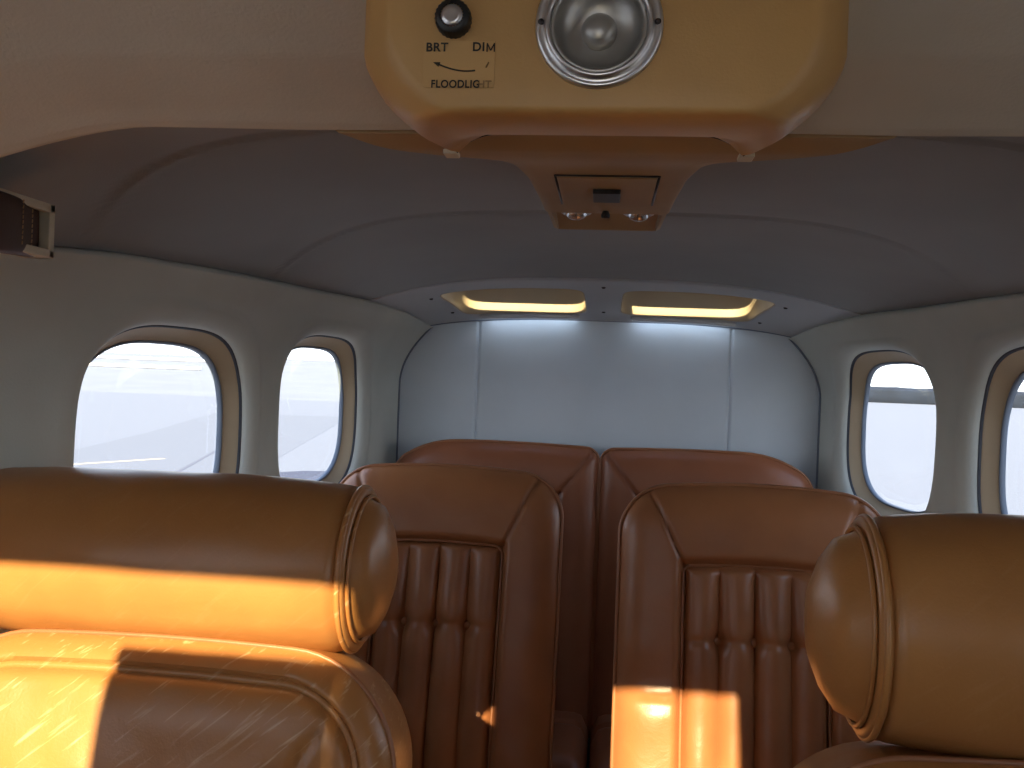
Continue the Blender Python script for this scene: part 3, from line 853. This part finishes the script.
# ---------------------------------------------------------------- outside
A = Acc().add([(-400, -400, GROUND), (400, -400, GROUND), (400, 400, GROUND), (-400, 400, GROUND)], [(0, 1, 2, 3)])
g = A.obj('ground', 'ground', smooth=False); struct(g)
def strip(name, a, b, w, m, h=.01, label=None):
    a, b = Vector((*a, 0)), Vector((*b, 0)); d = (b-a).normalized(); n_ = Vector((-d.y, d.x, 0))*w/2
    z0, z1 = Vector((0, 0, GROUND-.02)), Vector((0, 0, GROUND+h))
    q = [a-n_, b-n_, b+n_, a+n_]
    A = Acc().add([v+z0 for v in q]+[v+z1 for v in q], [(0, 1, 2, 3), (4, 5, 6, 7), (0, 1, 5, 4), (1, 2, 6, 5), (2, 3, 7, 6), (3, 0, 4, 7)])
    return A.obj(name, m, smooth=False)
def poly(name, pts, h, m):
    n = len(pts); A = Acc().add([(x, y, GROUND-.02) for x, y in pts]+[(x, y, GROUND+h) for x, y in pts],
        [tuple(range(n, 2*n))]+[(i, (i+1) % n, (i+1) % n+n, i+n) for i in range(n)])
    return A.obj(name, m, smooth=False)
struct(poly('pavement_patch', [(-14.1, 23.2), (-15.75, 30), (-20.1, 44.8), (-13.5, 47), (-8.3, 22), (-8.6, 14), (-12.5, 15)], .004, 'patch'), 'darker pavement patch seen through the left windows')
struct(poly('dark_band', [(-7.9, 19.0), (-6.9, 20.3), (-5.4, 20.9), (-4.9, 15), (-7.9, 14)], .006, 'darkpatch'), 'dark ground band low in the rear left window')  # darker, bluer ground colour than the apron
struct(strip('painted_line', (-12.3, 18.6), (-10.9, 21.5), .12, 'yellow', .008), 'faded yellow line on the apron')
struct(strip('pavement_joint', (-9.0, 18.0), (-10.75, 24.2), .10, 'crack', .008), 'dark joint in the apron')
A = Acc().grid([[(lerp(-260, -12, i/20), Y, z) for i in range(21)] for Y, z in ((70, GROUND-.05), (95, -1.5), (130, .3), (165, 2.3), (185, 2.6), (190, GROUND-.1))])
struct(A.obj('grass_bank', 'berm'), 'pale rising bank beyond the left windows')
A = Acc()
for (Y0, z0) in ((118, -.05), (142, 1.25)):
    A.box((-90, Y0, z0), (70, .8, .4), bev=.1)
struct(A.obj('painted_kerb', 'white', smooth=False), 'white kerbs along the bank')
A = Acc(); rows = []
for i in range(161):
    x = lerp(-20, 420, i/160); h = 2.1+.5*noise.noise(Vector((x*.08, 0, 0)))+.25*noise.noise(Vector((x*.5, 3, 0)))
    rows.append([(x, 255, GROUND-.1), (x, 252, h*.5), (x, 255, h), (x, 262, h*.8), (x, 264, GROUND-.1)])
A.grid(rows); struct(A.obj('treeline', 'treeline'), 'dark line of distant trees beyond the right windows')

# ---------------------------------------------------------------- sky, sun, camera
w = bpy.data.worlds.new('sky'); S.world = w; w.use_nodes = True
nt = w.node_tree; n = nt.nodes; l = nt.links
bg = n['Background']; tc = n.new('ShaderNodeTexCoord'); sx = n.new('ShaderNodeSeparateXYZ'); cr = n.new('ShaderNodeValToRGB')
l.new(tc.outputs['Generated'], sx.inputs[0]); l.new(sx.outputs['Z'], cr.inputs['Fac'])
cr.color_ramp.elements[0].position = 0; cr.color_ramp.elements[0].color = (.98, .98, 1.0, 1)
cr.color_ramp.elements[1].position = .9; cr.color_ramp.elements[1].color = (.36, .50, .80, 1)
e = cr.color_ramp.elements.new(.18); e.color = (.82, .88, 1.0, 1)
l.new(cr.outputs['Color'], bg.inputs['Color']); bg.inputs['Strength'].default_value = 2.5
sd = bpy.data.lights.new('sun', 'SUN'); sd.energy = 14; sd.angle = math.radians(.6); sd.color = (1., .78, .43)
so = bpy.data.objects.new('sun', sd); C.objects.link(so)
so.rotation_euler = Vector((.08, 1, -.46)).to_track_quat('-Z', 'Y').to_euler(); so.location = (0, -5, 4)

cam = bpy.data.cameras.new('camera'); co = bpy.data.objects.new('camera', cam); C.objects.link(co); S.camera = co
cam.sensor_width = 36; cam.lens = 900/1024*36; cam.clip_start = .02; cam.clip_end = 2000
Rm = Matrix.Rotation(math.radians(5.9), 3, 'Z') @ Matrix.Rotation(math.radians(90-.25), 3, 'X') @ Matrix.Rotation(math.radians(2.2), 3, 'Z')
co.rotation_euler = Rm.to_euler(); co.location = (0, 0, 0)

S.view_settings.view_transform = 'Standard'; S.view_settings.look = 'None'; S.view_settings.gamma = 1
S.view_settings.use_curve_mapping = False; S.view_settings.exposure = .35
S.cycles.max_bounces = 14; S.cycles.diffuse_bounces = 10; S.cycles.transparent_max_bounces = 16
S.cycles.use_denoising = True
